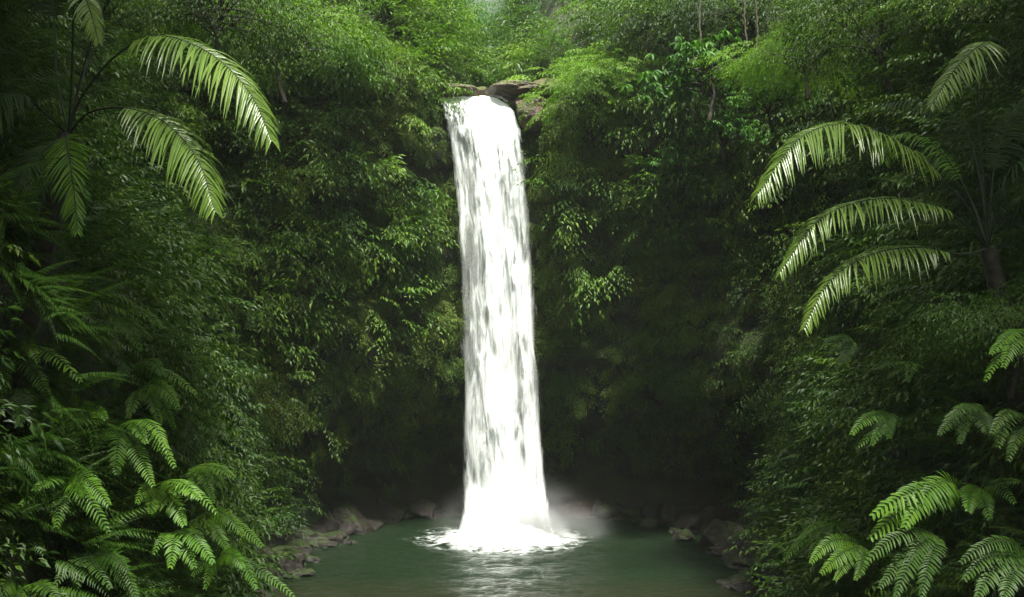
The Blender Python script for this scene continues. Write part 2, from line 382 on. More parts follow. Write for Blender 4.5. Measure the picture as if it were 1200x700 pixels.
scatter('hillside_foliage', 'bushy forest growth on the misty slopes above the waterfall', 8000, w_hill, KITE, SPR, (1.1, 2.2), M_UNDER, 5,
        lift=(.0, 1.5), lum=4, up=.1, rnd=.4, gap=-.3, gs=2.5, ext=0)

# ------------------------------------------------------------------ trees
def tree_mesh(seed, H, Rc, leafp, sprs, nclump, per, size, flat=.7, lean=0):
    """returns (trunk Tube, V, Q) for a tree with its foot at the origin"""
    rg = np.random.default_rng(seed); T = Tube(); H = H*.6
    top = np.array([lean, 0, H]); tr = bez((0, 0, 0), (lean*.2+rg.normal(0, .3), rg.normal(0, .4), H*.55), top, 10)
    T.add(tr, np.linspace(.05*H**.8*.35+.08, .04, 10), 8)
    ip = []; im = []
    for i in range(nclump):
        th = rg.uniform(0, 2*math.pi); ph = math.acos(rg.uniform(-.55, 1)); rr = Rc*rg.uniform(.55, 1.0)
        c = top+np.array([math.sin(ph)*math.cos(th)*rr, math.sin(ph)*math.sin(th)*rr, math.cos(ph)*rr*flat-Rc*.15])
        st = tr[rg.integers(4, 9)]
        T.add(bez(st, (st+c)/2+np.array([0, 0, .12*Rc]), c, 6), np.linspace(.03+.012*Rc, .012, 6), 5)
        o = norm(c-top+np.array([0, 0, .1]))
        cr = Rc*rg.uniform(.18, .34)
        q = c+rg.normal(0, cr, (per, 3))*np.array([1, 1, .32])
        d = norm((q-c)*np.array([1, 1, .5]))*.8+o*np.array([.7, .7, .3])+np.array([0, 0, -.05])+rg.normal(0, .18, (per, 3))
        M = frames(norm(d), np.array([0, 0, 1.])+rg.normal(0, .16, (per, 3)))*rg.uniform(size[0], size[1], per)[:, None, None]
        ip.append(q); im.append(M)
    ip = np.concatenate(ip); im = np.concatenate(im)
    V, Q = bake(leafp, sprs, ip, im, rg.integers(0, len(sprs), len(ip)))
    return T, V, Q
def make_tree(name, label, cat, group, loc, spec, mat, rz=0, bark=None):
    root = empty(name, loc, label, cat, group); root.rotation_euler.z = rz
    T, V, Q = tree_mesh(**spec)
    T.build('trunk', bark or M_BARK, root); mesh_np('crown', V, Q, mat, root)
    return root
def copy_tree(src, loc, rz, sc, label, mat=None, cat=None, group=None):
    c = src.copy(); COL.objects.link(c); c.location = loc; c.rotation_euler.z = rz; c.scale = (sc,)*3
    c['label'] = label
    if group: c['group'] = group
    for ch in list(src.children):
        d = ch.copy(); COL.objects.link(d); d.parent = c
        if mat and ch.name.startswith('crown'):
            d.data = ch.data.copy() if False else ch.data
            d.material_slots[0].link = 'OBJECT'; d.material_slots[0].material = mat
    return c
def foot(px, py, Y, H, sc=1): return at(px, py, Y)-np.array([0, 0, H*.6*sc])
GB = 'forest trees above the waterfall'; GL = 'trees on the left cliff top'; GR = 'trees on the right slope'
specA = dict(seed=21, H=7, Rc=3.4, leafp=KITE, sprs=SPR, nclump=40, per=15, size=(.9, 1.7))
specB = dict(seed=22, H=5, Rc=2.6, leafp=KITE, sprs=SPR, nclump=26, per=15, size=(.8, 1.5), flat=.6)
specC = dict(seed=23, H=4, Rc=2.5, leafp=KITE, sprs=SPR_MED, nclump=24, per=14, size=(.7, 1.4), flat=.6)
specD = dict(seed=24, H=4, Rc=2.3, leafp=LONG, sprs=ROS, nclump=30, per=7, size=(.55, .95), flat=.55)
tA = make_tree('tree', 'tall pale green tree in the misty valley right behind the water lip', 'tree', GB, foot(645, 30, 60, 7), specA, M_FAR)
tB = make_tree('tree', 'leafy tree leaning over the left cliff edge just left of the waterfall lip', 'tree', GL, foot(455, 105, 45, 5), specB, M_TREE)
tC = make_tree('shrub', 'bright lime green bush hanging beside the brown rocks right of the lip', 'shrub', None, foot(690, 108, 44.0, 3.8), specC, M_LIME)
tD = make_tree('tree', 'broad leaved tree with drooping leaf clusters high on the right cliff', 'tree', GR, foot(830, 75, 37, 4), specD, M_BROAD)
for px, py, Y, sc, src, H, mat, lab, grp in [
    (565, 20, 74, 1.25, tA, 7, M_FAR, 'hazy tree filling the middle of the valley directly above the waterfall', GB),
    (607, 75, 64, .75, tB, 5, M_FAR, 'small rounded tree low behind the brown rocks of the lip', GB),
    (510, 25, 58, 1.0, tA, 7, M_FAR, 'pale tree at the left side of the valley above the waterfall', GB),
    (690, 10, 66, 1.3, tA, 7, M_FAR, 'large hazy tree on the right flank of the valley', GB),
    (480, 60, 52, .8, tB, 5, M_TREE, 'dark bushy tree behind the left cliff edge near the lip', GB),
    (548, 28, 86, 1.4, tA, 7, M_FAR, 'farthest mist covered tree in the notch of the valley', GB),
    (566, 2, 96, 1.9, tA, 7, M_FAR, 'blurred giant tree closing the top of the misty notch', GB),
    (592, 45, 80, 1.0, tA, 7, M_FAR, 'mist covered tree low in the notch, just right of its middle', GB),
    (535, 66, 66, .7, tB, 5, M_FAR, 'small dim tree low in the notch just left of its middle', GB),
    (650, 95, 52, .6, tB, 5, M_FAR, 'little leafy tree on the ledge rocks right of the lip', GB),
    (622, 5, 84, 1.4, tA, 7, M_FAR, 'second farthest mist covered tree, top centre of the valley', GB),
    (722, 85, 44.5, .8, tC, 4, M_LIME, 'second lime green bush, up and right of the one touching the brown ledge rocks', None),
    (735, 30, 49, 1.1, tC, 4, M_LIME, 'light green feathery tree above the lime bush right of the waterfall', GR),
    (665, 62, 50, .7, tC, 4, M_TREE, 'small feathery tree on the rocks between the lip and the lime bush', GR),
    (395, 70, 41, 1.0, tB, 5, M_TREE, 'wide tree on the left cliff top, second from the lip', GL),
    (335, 35, 37, 1.0, tB, 5, M_TREE, 'tree on the left cliff top, third from the lip', GL),
    (430, 10, 48, 1.1, tA, 7, M_TREE, 'tall tree rising behind the left cliff top trees', GL),
    (260, 5, 31, .8, tB, 5, M_UNDER, 'dark tree above the arching frond of the left palm', GL),
    (468, 150, 44.6, .5, tB, 5, M_TREE, 'small leafy tree drooping down to the left edge of the falling water', GL),
    (790, 20, 44, .9, tA, 7, M_UNDER, 'dark tree behind the hanging vines right of the waterfall', GR),
    (870, 10, 40, .9, tB, 5, M_UNDER, 'shaded tree above the broad leaved tree on the right cliff', GR),
    (945, 55, 31, .75, tC, 4, M_LIME, 'sunlit light green tree above the long fronds of the right palm', GR),
    (1040, 15, 27, .8, tB, 5, M_UNDER, 'dark tree at the top right behind the right palm', GR),
    (1180, 375, 15.2, .42, tB, 5, M_FERN_SHADE, 'dark bush covering the foot of the right palm trunk', None),
    (1150, 0, 24, .7, tC, 4, M_TREE, 'feathery tree in the top right corner', GR),
    (800, 185, 41, .55, tD, 4, M_BROAD, 'broad leaved shrub halfway up the right cliff under the vines', GR),
    (850, 150, 38, .6, tD, 4, M_BROAD, 'broad leaved shrub beneath the high broad leaved tree on the right', GR),
    (905, 110, 34, .6, tD, 4, M_BROAD, 'broad leaved shrub left of the long palm fronds', GR),
    (740, 225, 45, .45, tD, 4, M_BROAD, 'small broad leaved shrub on the dark cliff right of the waterfall', GR)]:
    copy_tree(src, foot(px, py, Y, H, sc), rg.uniform(0, 6), sc, lab, mat, group=grp)

# unseen big trees added above the camera's view to shade the near banks
for x, y, z, sc, lab in [
    (-12, 13, 27, 1.9, 'unseen tree added for shade on the left bank high above the left palm'),
    (-14, 1, 27, 1.9, 'unseen tree added for shade on the left bank beside the viewpoint'),
    (-17, 25, 33, 2.0, 'unseen tree added for shade on the left bank above the slope behind the left palm'),
    (18.5, 12, 28, 1.8, 'unseen tree added for shade on the right bank high above the right palm'),
    (16, 0, 27, 1.8, 'unseen tree added for shade on the right bank beside the viewpoint'),
    (18, 25, 32, 2.0, 'unseen tree added for shade on the right bank above the slope behind the right palm')]:
    copy_tree(tA, np.array([x, y, z-7*.6*sc]), rg.uniform(0, 6), sc, lab, M_UNDER, group='unseen trees added to shade the banks')

specG = dict(seed=31, H=16, Rc=5.5, leafp=KITE, sprs=SPR, nclump=62, per=20, size=(1.3, 2.4), lean=7)  # more unseen trees, added to darken the near slopes
tG = make_tree('tree', 'unseen leaning tree added for shade, whose crown hangs over the river from the left bank', 'tree', 'unseen trees added to shade the banks', np.array([-17.5, 7, 20.]), specG, M_UNDER)
copy_tree(tG, np.array([20.5, 7, 20.5]), math.pi-.2, 1.0, 'unseen leaning tree added for shade, whose crown hangs over the river from the right bank', group='unseen trees added to shade the banks')
copy_tree(tG, np.array([-13.5, -6, 17.]), .3, .9, 'unseen leaning tree added for shade on the left bank behind the viewpoint', group='unseen trees added to shade the banks')

# ------------------------------------------------------------------ hanging vines
GV = 'vines hanging on the right cliff'
for i, (pts, lab) in enumerate([
    ([(758, 20), (756, 70), (757, 120), (752, 175)], 'long thick vine hanging down the right cliff, nearest the waterfall'),
    ([(765, 30), (762, 90), (766, 150)], 'shorter vine hanging close beside the thickest vine on the right cliff'),
    ([(820, -5), (821, 40), (824, 110)], 'straight vine in front of the broad leaved tree'),
    ([(874, -5), (873, 30), (875, 70)], 'thin short vine left of the brightest tree at the top right'),
    ([(886, -5), (887, 35), (884, 80)], 'thin short vine directly right of another thin vine at the top right')]):
    T = Tube(); Y = [43.5, 43.2, 37, 35.5, 35][i]
    p = spline([at(x, y, Y) for x, y in pts], 30); p[:, 0] += .03*np.sin(np.arange(30)*.23+i)+.012*rg.normal(0, 1, 30)
    T.add(p-at(*pts[0], Y), [.06, .045, .045, .04, .04][i], 5)
    o = T.build('hanging_vine', M_VINE); o.location = at(*pts[0], Y); tag(o, lab, 'vine', GV)

# ------------------------------------------------------------------ fronds (palms, ferns)
def frond_mesh(pts, nl, ll, lw, face, droop=.4, start=.15, fwd=.6, both=1.0, seed=0, seg=4, prof=None, rad=.012, k=.12, taper=1.0):
    """pts: rachis points (m,3). leaflets nl per side, length ll, width lw; face: vector the blade looks to"""
    rg = np.random.default_rng(seed); pts = np.asarray(pts); m = len(pts)
    s = np.r_[0, np.cumsum(np.linalg.norm(np.diff(pts, axis=0), axis=1))]; s /= s[-1]
    t = start+(1-start)*(np.arange(nl)+.5)/nl
    pos = np.stack([np.interp(t, s, pts[:, i]) for i in range(3)], -1)
    tan = norm(np.gradient(pts, axis=0)); tan = norm(np.stack([np.interp(t, s, tan[:, i]) for i in range(3)], -1))
    sd = norm(np.cross(tan, face)); fc = np.cross(sd, tan)
    u = (t-start)/(1-start)
    L_ = (prof(u) if prof else np.minimum(1, .35+u*3)*(1-u**2.2*.8))*ll
    Vs = []; Qs = []; n0 = 0; seg1 = seg+1
    for sg in (-1, 1):
        n_ = nl; jit = rg.normal(0, k, n_)
        a = fwd+u*.35+jit
        d = norm(sd*sg*np.cos(a)[:, None]+tan*np.sin(a)[:, None]+fc*(.12+rg.normal(0, k*.6, n_))[:, None])
        x = np.linspace(0, 1, seg1)
        Li = L_*rg.uniform(.88, 1.08, n_)*(both if sg > 0 else 1)
        c = pos[:, None]+d[:, None]*(Li[:, None, None]*x[None, :, None])
        gz = (Li[:, None]*(droop*rg.uniform(.7, 1.3, n_))[:, None])*x[None]**2
        c[..., 2] -= gz
        wp = np.sin(np.pi*np.clip(x*.86+.14, 0, 1))**.7*lw/2
        wv = norm(np.cross(d, fc)); wv = wv[:, None]
        Lf = c+wv*wp[None, :, None]+fc[:, None]*wp[None, :, None]*.35
        Rt = c-wv*wp[None, :, None]+fc[:, None]*wp[None, :, None]*.35
        V = np.stack([Lf, c, Rt], 2).reshape(-1, 3)            # n, seg1, 3
        q = []
        for i in range(seg):
            b = i*3; q += [(b, b+1, b+4, b+3), (b+1, b+2, b+5, b+4)]
        q = np.array(q)[None]+(np.arange(n_)*seg1*3)[:, None, None]+n0
        Vs.append(V); Qs.append(q.reshape(-1, 4)); n0 += len(V)
    T = Tube(); T.add(pts, np.linspace(rad, rad*.3, m), 5)
    nq = sum(len(q) for q in Qs); V = np.concatenate(Vs+T.V); Q = np.concatenate(Qs+[np.array(T.Q)+n0])
    return V, Q, np.r_[np.zeros(nq, int), np.ones(len(T.Q), int)]
def frond(parent, P3, face, mats, name='frond', **kw):
    o0 = np.array(parent.location)
    V, Q, mi = frond_mesh(P3-o0, face=np.array(face, float), **kw)
    return mesh_np(name, V, Q, mats, parent, False, mi)

def palm(label, crown, foot_, fronds, dy, seed, stub):
    root = empty('palm', foot_, label, 'palm')
    T = Tube(); c = crown-foot_
    T.add(bez((0, 0, 0), c*.5+np.array([.15, 0, 0]), c, 14), np.linspace(.2, .13, 14)*(1+.12*(np.arange(14) % 2)), 10)
    T.build('trunk', M_BARK, root)
    for i, (pix, kw) in enumerate(fronds):
        kw = dict(kw); mat = kw.pop('mat', M_PALM); face = kw.pop('face', (0, -.45, .9))
        P3 = spline([crown if isinstance(q, str) else at(q[0], q[1], q[2]-dy) for q in pix], 26)
        frond(root, P3, face, [mat, M_STEM], seed=seed+i, **kw)
    return root
cl = at(80, 158, 13.9); cr = at(1158, 292, 16.5)
PL = dict(nl=72, ll=.66, lw=.034, droop=.75, start=.38, fwd=.42, rad=.02)
palm('palm with thin dark stems and arching feathery fronds high on the left bank', cl, cl-np.array([.9, .2, 4.5]), [
    (['c', (95, 115, 15.3), (135, 66, 15), (185, 42, 14.6), (245, 62, 14.3), (292, 108, 14.1), (318, 165, 14)], dict(PL)),
    (['c', (105, 132, 15.1), (150, 127, 14.7), (195, 145, 14.4), (232, 188, 14.2), (252, 248, 14.1)], dict(PL, nl=56, ll=.60, mat=M_PALM)),
    (['c', (78, 166, 14.9), (83, 195, 14.6), (88, 235, 14.5), (91, 272, 14.4)], dict(PL, nl=44, ll=.46, start=.1, face=(.1, -1, .2), droop=.35, fwd=.6, mat=M_FERN)),
    (['c', (84, 90, 15.2), (86, 20, 14.9), (90, -14, 14.7), (103, 5, 14.4), (116, 50, 14.2)], dict(PL, nl=34, ll=.27, lw=.03, start=.62)),
    (['c', (66, 90, 15.6), (62, 10, 15.6), (40, -60, 15.4), (0, -80, 15.0)], dict(PL, start=.55, mat=M_PALM_SHADE)),
    (['c', (95, 90, 15.6), (118, 20, 15.4), (160, -40, 15.0), (215, -50, 14.6)], dict(PL, start=.55, mat=M_PALM_SHADE)),
    (['c', (50, 130, 15.0), (20, 110, 14.6), (-20, 130, 14.2), (-50, 190, 14.0)], dict(PL, start=.35, mat=M_PALM_SHADE)),
    (['c', (100, 80, 16.2), (130, 30, 16.5), (180, 5, 16.8)], dict(PL, start=.5, nl=20, ll=.4, mat=M_PALM_SHADE)),
    (['c', (60, 170, 15.0), (30, 200, 14.6), (10, 250, 14.4)], dict(PL, nl=44, ll=.52, start=.2, face=(.1, -1, .3), mat=M_PALM_SHADE)),
    ], 1.6, 100, None)
palm('large palm with long arching feathery fronds on the right bank', cr, cr-np.array([-.5, .2, 4.0]), [
    (['c', (1135, 245, 16.2), (1098, 205, 15.8), (1060, 172, 15.4), (1002, 146, 15.0), (940, 160, 14.6), (888, 228, 14.4)], dict(PL, nl=84, ll=.74, start=.30)),
    (['c', (1130, 262, 16.0), (1095, 241, 15.6), (1030, 233, 15.2), (962, 256, 14.9), (914, 320, 14.7)], dict(PL, nl=70, ll=.56, start=.26)),
    (['c', (1125, 298, 16.0), (1078, 290, 15.6), (1022, 298, 15.2), (972, 330, 15.0), (942, 386, 14.8)], dict(PL, nl=62, ll=.50, start=.25, mat=M_PALM)),
    (['c', (1150, 190, 16.4), (1146, 95, 16.2), (1160, 55, 16.0), (1150, 52, 15.4), (1120, 80, 15.2), (1090, 125, 15.0)], dict(PL, nl=44, ll=.5, start=.62)),
    (['c', (1140, 240, 16.8), (1112, 190, 17.0), (1080, 160, 17.2), (1046, 160, 17.4), (1036, 190, 17.4)], dict(PL, nl=34, ll=.45, start=.4, mat=M_FERN)),
    (['c', (1150, 220, 16.8), (1130, 150, 17.2), (1085, 120, 17.6), (1030, 122, 17.8)], dict(PL, nl=34, ll=.6, start=.45, mat=M_PALM_SHADE)),
    (['c', (1165, 200, 16.6), (1190, 130, 16.6), (1230, 110, 16.4), (1280, 150, 16.2)], dict(PL, start=.35, mat=M_PALM_SHADE)),
    (['c', (1172, 230, 16.2), (1195, 190, 15.8), (1240, 190, 15.4), (1270, 240, 15.2)], dict(PL, start=.25, mat=M_PALM_SHADE)),
    ], 0, 200, None)

FK = dict(nl=19, ll=.30, lw=.062, droop=.35, start=.08, fwd=.35, rad=.008, seg=4, k=.09)
def fern(label, group, basepx, Y, tips, mat=M_FERN, face=(.25, -.75, .6), arch=.25, **kw):
    b = at(*basepx, Y+.5); root = empty('fern', b, label, 'fern', group)
    tocam = norm(CAM-b)
    for i, (tx, ty) in enumerate(tips):
        tip = at(tx, ty, Y-.3-.1*(i % 3)); L_ = np.linalg.norm(tip-b)
        mid = b+(tip-b)*rng.uniform(.35, .6)+np.array([0, 0, arch*rng.uniform(.5, 1.5)*L_])+tocam*rng.uniform(0, .25)*L_+rng.normal(0, .05, 3)*L_
        P3 = bez(b, mid, tip, 18)
        q = dict(FK); q['ll'] = min(.21, .21*L_)*rg.uniform(.85, 1.15); q['lw'] = max(.022, q['ll']*.13); q.update(kw)
        q['nl'] = int(max(14, min(26, L_/.048)))
        frond(root, P3, np.array(face)+rng.normal(0, .25, 3), [mat, M_STEM], seed=int(tx*7+ty), **q)
    return root
GFL = 'ferns on the left bank'; GFR = 'ferns on the right bank'
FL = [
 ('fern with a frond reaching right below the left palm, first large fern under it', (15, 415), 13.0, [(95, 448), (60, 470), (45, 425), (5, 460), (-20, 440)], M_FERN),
 ('fern with two narrow fronds hanging straight down near the left edge', (20, 458), 12.6, [(40, 505), (22, 500), (70, 492), (-12, 490)], M_FERN_SHADE),
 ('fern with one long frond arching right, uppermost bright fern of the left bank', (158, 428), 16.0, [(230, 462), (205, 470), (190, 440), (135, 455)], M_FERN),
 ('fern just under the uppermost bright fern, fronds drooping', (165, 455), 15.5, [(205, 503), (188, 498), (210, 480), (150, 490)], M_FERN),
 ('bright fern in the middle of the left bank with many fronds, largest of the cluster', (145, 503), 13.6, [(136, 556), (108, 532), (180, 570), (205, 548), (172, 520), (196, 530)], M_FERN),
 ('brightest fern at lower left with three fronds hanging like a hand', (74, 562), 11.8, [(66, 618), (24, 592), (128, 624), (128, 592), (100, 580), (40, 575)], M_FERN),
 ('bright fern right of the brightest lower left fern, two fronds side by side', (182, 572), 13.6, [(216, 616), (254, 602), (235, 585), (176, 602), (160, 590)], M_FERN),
 ('dark fern deep in shade at the bottom left edge', (25, 620), 12.0, [(28, 665), (0, 655), (52, 650), (-20, 640)], M_FERN_SHADE),
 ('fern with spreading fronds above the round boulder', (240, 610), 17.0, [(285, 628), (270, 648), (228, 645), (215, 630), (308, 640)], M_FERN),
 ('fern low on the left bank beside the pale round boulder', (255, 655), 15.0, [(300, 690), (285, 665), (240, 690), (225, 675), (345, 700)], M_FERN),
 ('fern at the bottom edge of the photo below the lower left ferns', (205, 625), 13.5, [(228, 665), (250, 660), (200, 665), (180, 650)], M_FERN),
 ('dim fern in the bottom left foreground, beneath the hand shaped fern', (105, 650), 11.8, [(90, 690), (130, 690), (150, 670), (65, 685), (160, 700)], M_FERN_SHADE),
 ('dim fern left of the bottom edge ferns', (30, 690), 11.0, [(70, 705), (20, 720), (-5, 705), (95, 725)], M_FERN_SHADE),
 ('fern under the palm at mid height, half in shade', (60, 355), 15.0, [(110, 385), (95, 400), (40, 390), (20, 375), (125, 370)], M_FERN_SHADE),
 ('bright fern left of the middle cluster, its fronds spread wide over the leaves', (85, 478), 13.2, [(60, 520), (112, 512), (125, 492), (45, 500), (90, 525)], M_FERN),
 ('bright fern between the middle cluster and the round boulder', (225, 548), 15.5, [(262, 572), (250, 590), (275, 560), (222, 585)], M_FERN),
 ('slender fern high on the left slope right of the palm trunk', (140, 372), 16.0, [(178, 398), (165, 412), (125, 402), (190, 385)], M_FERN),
 ('fern with thin fronds near the middle of the left slope', (225, 500), 19.0, [(255, 520), (240, 535), (215, 530), (268, 510)], M_FERN_SHADE)]
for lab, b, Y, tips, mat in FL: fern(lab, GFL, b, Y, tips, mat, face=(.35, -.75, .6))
FR = [
 ('small pale fern frond standing out on the dark right slope below the palm', (1078, 432), 17.0, [(1010, 434), (1030, 448), (1060, 452)], M_FERN),
 ('fern with a frond drooping to the left at mid height of the right bank', (1048, 488), 16.0, [(992, 535), (1015, 530), (985, 515), (1040, 520)], M_FERN),
 ('large bright fern with broad leaflets pointing left on the right bank', (1128, 575), 13.0, [(1020, 632), (1022, 605), (1060, 618)], M_FERN),
 ('fan shaped fern right beside the large broad leaflet fern', (1150, 572), 13.0, [(1190, 590), (1160, 608), (1135, 600), (1195, 565)], M_FERN),
 ('darker large fern hanging below the broad leaflet fern', (1100, 630), 12.5, [(1030, 690), (1050, 700), (1080, 700), (1015, 660)], M_FERN_SHADE),
 ('fern at the right edge, uppermost of those below the palm', (1205, 395), 12.5, [(1150, 420), (1142, 460), (1168, 440), (1210, 450)], M_FERN),
 ('dark fern between the right edge fern and the bright broad one', (1145, 478), 13.5, [(1100, 510), (1125, 520), (1108, 490), (1160, 510)], M_FERN_SHADE),
 ('fern with few broad fronds at the bottom right corner', (1205, 655), 11.5, [(1130, 680), (1145, 700), (1175, 705), (1125, 660)], M_FERN_SHADE),
 ('fern low on the right bank close to the shore stones', (980, 615), 19.0, [(915, 650), (930, 635), (940, 665), (965, 655), (900, 670)], M_FERN),
 ('fern at the lower right above the brown shore stones', (1010, 640), 16.0, [(950, 680), (970, 690), (1000, 690), (935, 665)], M_FERN),
 ('dim fern hanging at the right edge of the photo', (1210, 500), 12.5, [(1160, 530), (1175, 550), (1150, 510)], M_FERN_SHADE),
 ('dim fern hanging on the dark slope left of the palm trunk', (1000, 400), 20.0, [(960, 425), (975, 440), (955, 410)], M_FERN_SHADE)]
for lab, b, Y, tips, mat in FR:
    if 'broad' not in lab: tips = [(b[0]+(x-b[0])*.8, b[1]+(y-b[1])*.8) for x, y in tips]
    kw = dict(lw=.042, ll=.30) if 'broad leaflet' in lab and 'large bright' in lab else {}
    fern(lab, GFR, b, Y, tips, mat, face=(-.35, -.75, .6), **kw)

# ------------------------------------------------------------------ rocks
def rock_obj(name, loc, size, mat, seed, parent=None, sub=44, sharp=.34):
    rg = np.random.default_rng(seed); n = sub
    th = np.linspace(0, 2*math.pi, 2*n, endpoint=False); ph = np.linspace(.02, math.pi-.02, n)
    PH, THT = np.meshgrid(ph, th, indexing='ij')
    d = np.stack([np.sin(PH)*np.cos(THT), np.sin(PH)*np.sin(THT), np.cos(PH)], -1)
    o = rg.uniform(0, 50, 3)
    r = 1+sharp*vnoise(d+o, .8, 2)*1.4+.1*vnoise(d+o, .22, 3)
    r = r-.10*np.abs(vnoise(d*np.array([1, 1, 2.2])+o, .45, 4))
    for _ in range(11):                         # planar fracture faces
        nn = norm(rg.normal(0, 1, 3)*np.array([1, 1, .8])); h = rg.uniform(.68, .92); dt = (d @ nn)
        r = np.where(dt > .2, np.minimum(r, h/np.maximum(dt, .2)*1.0+.02*vnoise(d+o, .2, 2)), r)
    V = (d*r[..., None]*np.array(size)).reshape(-1, 3); m = 2*n; Q = []
    for i in range(n-1):
        for j in range(m): Q.append((i*m+j, (i+1)*m+j, (i+1)*m+(j+1) % m, i*m+(j+1) % m))
    V = np.vstack([V, V[:m].mean(0), V[-m:].mean(0)]); t = [(len(V)-2, j, (j+1) % m) for j in range(m)]+[(len(V)-1, (n-1)*m+(j+1) % m, (n-1)*m+j) for j in range(m)]
    ob = mesh_np(name, V, Q, mat, parent, True, tris=t); ob.location = loc; ob.rotation_euler.z = rg.uniform(0, 6.28)
    return ob
def shore(px, py): # point on the water plane
    a = at(px, py, 1.0)-CAM; t = -CAM[2]/a[2]; return CAM+a*t
for px, py, s, mat, lab in [
    (336, 628, (2.3, 2.1, 2.2), M_MOSSROCK, 'huge mossy boulder at the foot of the left slope'),
    (334, 668, (1.25, .9, .72), M_ROCK, 'rounded brown boulder at the water edge below the mossy boulder'),
    (408, 622, (1.5, 1.2, .95), M_ROCK, 'broad wet brown rock on the left shore beside the mossy boulder'),
    (440, 606, (1.5, 1.1, .8), M_ROCK, 'wet brown rock on the left shore nearer to the waterfall'),
    (388, 634, (.9, .7, .35), M_ROCK, 'flat low rock touching the pool in front of the broad left rock'),
    (385, 596, (1.4, 1.1, 1.5), M_MOSSROCK, 'tall dark rock leaning on the cliff behind the left shore rocks'),
    (484, 596, (1.2, .9, .6), M_ROCK, 'low rock at the back of the pool left of the falling water'),
    (770, 606, (1.8, 1.1, .75), M_ROCK, 'long low rock on the right back shore'),
    (815, 620, (1.3, 1.0, .8), M_ROCK, 'brown rock in the middle of the right shore'),
    (850, 640, (1.3, 1.1, .95), M_ROCK, 'biggest brown rock of the right shore, pointed on top'),
    (723, 598, (1.1, .8, .5), M_ROCK, 'low dark rock at the back shore right of the splash'),
    (868, 664, (.8, .7, .4), M_ROCK, 'small rock in front of the biggest right shore rock'),
    (872, 690, (.75, .5, .28), M_ROCK, 'flat pale brown stone at the bottom right of the pool'),
    (905, 668, (1.3, 1.0, .7), M_MOSSROCK, 'mossy rock under the ferns of the right shore'),
    (840, 607, (1.3, 1.1, 1.1), M_MOSSROCK, 'dark mossy block behind the right shore rocks')]:
    o = rock_obj('boulder' if s[0] > 1.2 else 'rock', shore(px, py)+np.array([0, 0, s[2]*.15]), s, mat, int(px*3+py)); tag(o, lab, 'rock')
rgs = np.random.default_rng(5); backp = [rock_obj('rock', (0, 0, -3), (1, .8, .6), M_ROCK, 700+i, sub=34) for i in range(4)]
for i, (px, py, sc) in enumerate([(362, 636, 1.0), (418, 612, 1.2), (452, 608, 1.3), (474, 607, .8), (500, 606, 1.0), (350, 650, .7), (432, 618, .8), (400, 616, 1.1),
        (702, 605, .8), (742, 607, 1.2), (788, 611, 1.3), (832, 622, 1.1), (802, 632, .7), (862, 634, 1.2), (880, 650, 1.0), (762, 616, .6), (380, 624, 1.2), (722, 606, 1.0), (846, 650, .7)]):
    o = backp[i % 4] if i < 4 else backp[i % 4].copy()
    if i >= 4: COL.objects.link(o)
    o.location = shore(px, py)+np.array([0, 0, .1*sc]); o.rotation_euler.z = i*1.7; o.scale = (sc, sc, sc*(.8+.3*(i % 3)))
    tag(o, f'dark wet rock among others along the {"left" if px < 600 else "right"} foot of the cliff', 'rock', f'dark rocks along the {"left" if px < 600 else "right"} foot of the cliff')
proto = [rock_obj('shore_stone', (0, 0, -2), (.42, .34, .2), M_ROCK, 900+i, sub=14) for i in range(5)]
cnt = 0
spots = []
pathL = spline([(455, 600, 0), (420, 625, 0), (375, 642, 0), (350, 665, 0), (345, 690, 0)], 200)[:, :2]
pathR = spline([(735, 600, 0), (780, 612, 0), (830, 630, 0), (872, 655, 0), (870, 680, 0), (835, 700, 0)], 200)[:, :2]
for side, pth, n in (('left', pathL, 34), ('right', pathR, 46)):
    for i in range(n):
        q = pth[rgs.integers(0, 200)]; p = shore(q[0]+rgs.normal(0, 9), q[1]+rgs.normal(0, 3.5))
        s = proto[cnt % 5] if cnt < 5 else proto[rgs.integers(0, 5)].copy()
        if cnt >= 5: COL.objects.link(s)
        s.location = p+np.array([0, 0, .02]); s.rotation_euler.z = rgs.uniform(0, 6.28); sc = rgs.uniform(.35, 1.25); s.scale = (sc, sc, sc*rgs.uniform(.7, 1.2))
        tag(s, f'small wet brown stone among many along the {side} shore of the pool', 'stone', f'small stones along the {side} shore'); cnt += 1
# rocks of the lip
for px, py, Y, s, lab in [
    (528, 107, 45.0, (1.15, .9, .46), 'mossy yellowish rock at the left end of the waterfall lip'),
    (612, 107, 45.3, (2.0, 1.3, .50), 'long brown mossy ledge rock over the right end of the lip'),
    (650, 108, 45.5, (1.9, 1.2, .50), 'brown ledge rock between the lip and the lime green bush'),
    (622, 130, 44.8, (.85, .7, 1.0), 'wet tan rock under the ledge touching the falling water'),
    (562, 109, 47.2, (1.0, .7, .30), 'small dark rock in the stream behind the lip'),
    (655, 132, 45.1, (1.1, .9, 1.0), 'dark brown rock beneath the right ledge rocks')]:
    o = rock_obj('ledge_rock', at(px, py, Y), s, M_LIP, int(px*5)); o.rotation_euler.z = 0; tag(o, lab, 'rock')

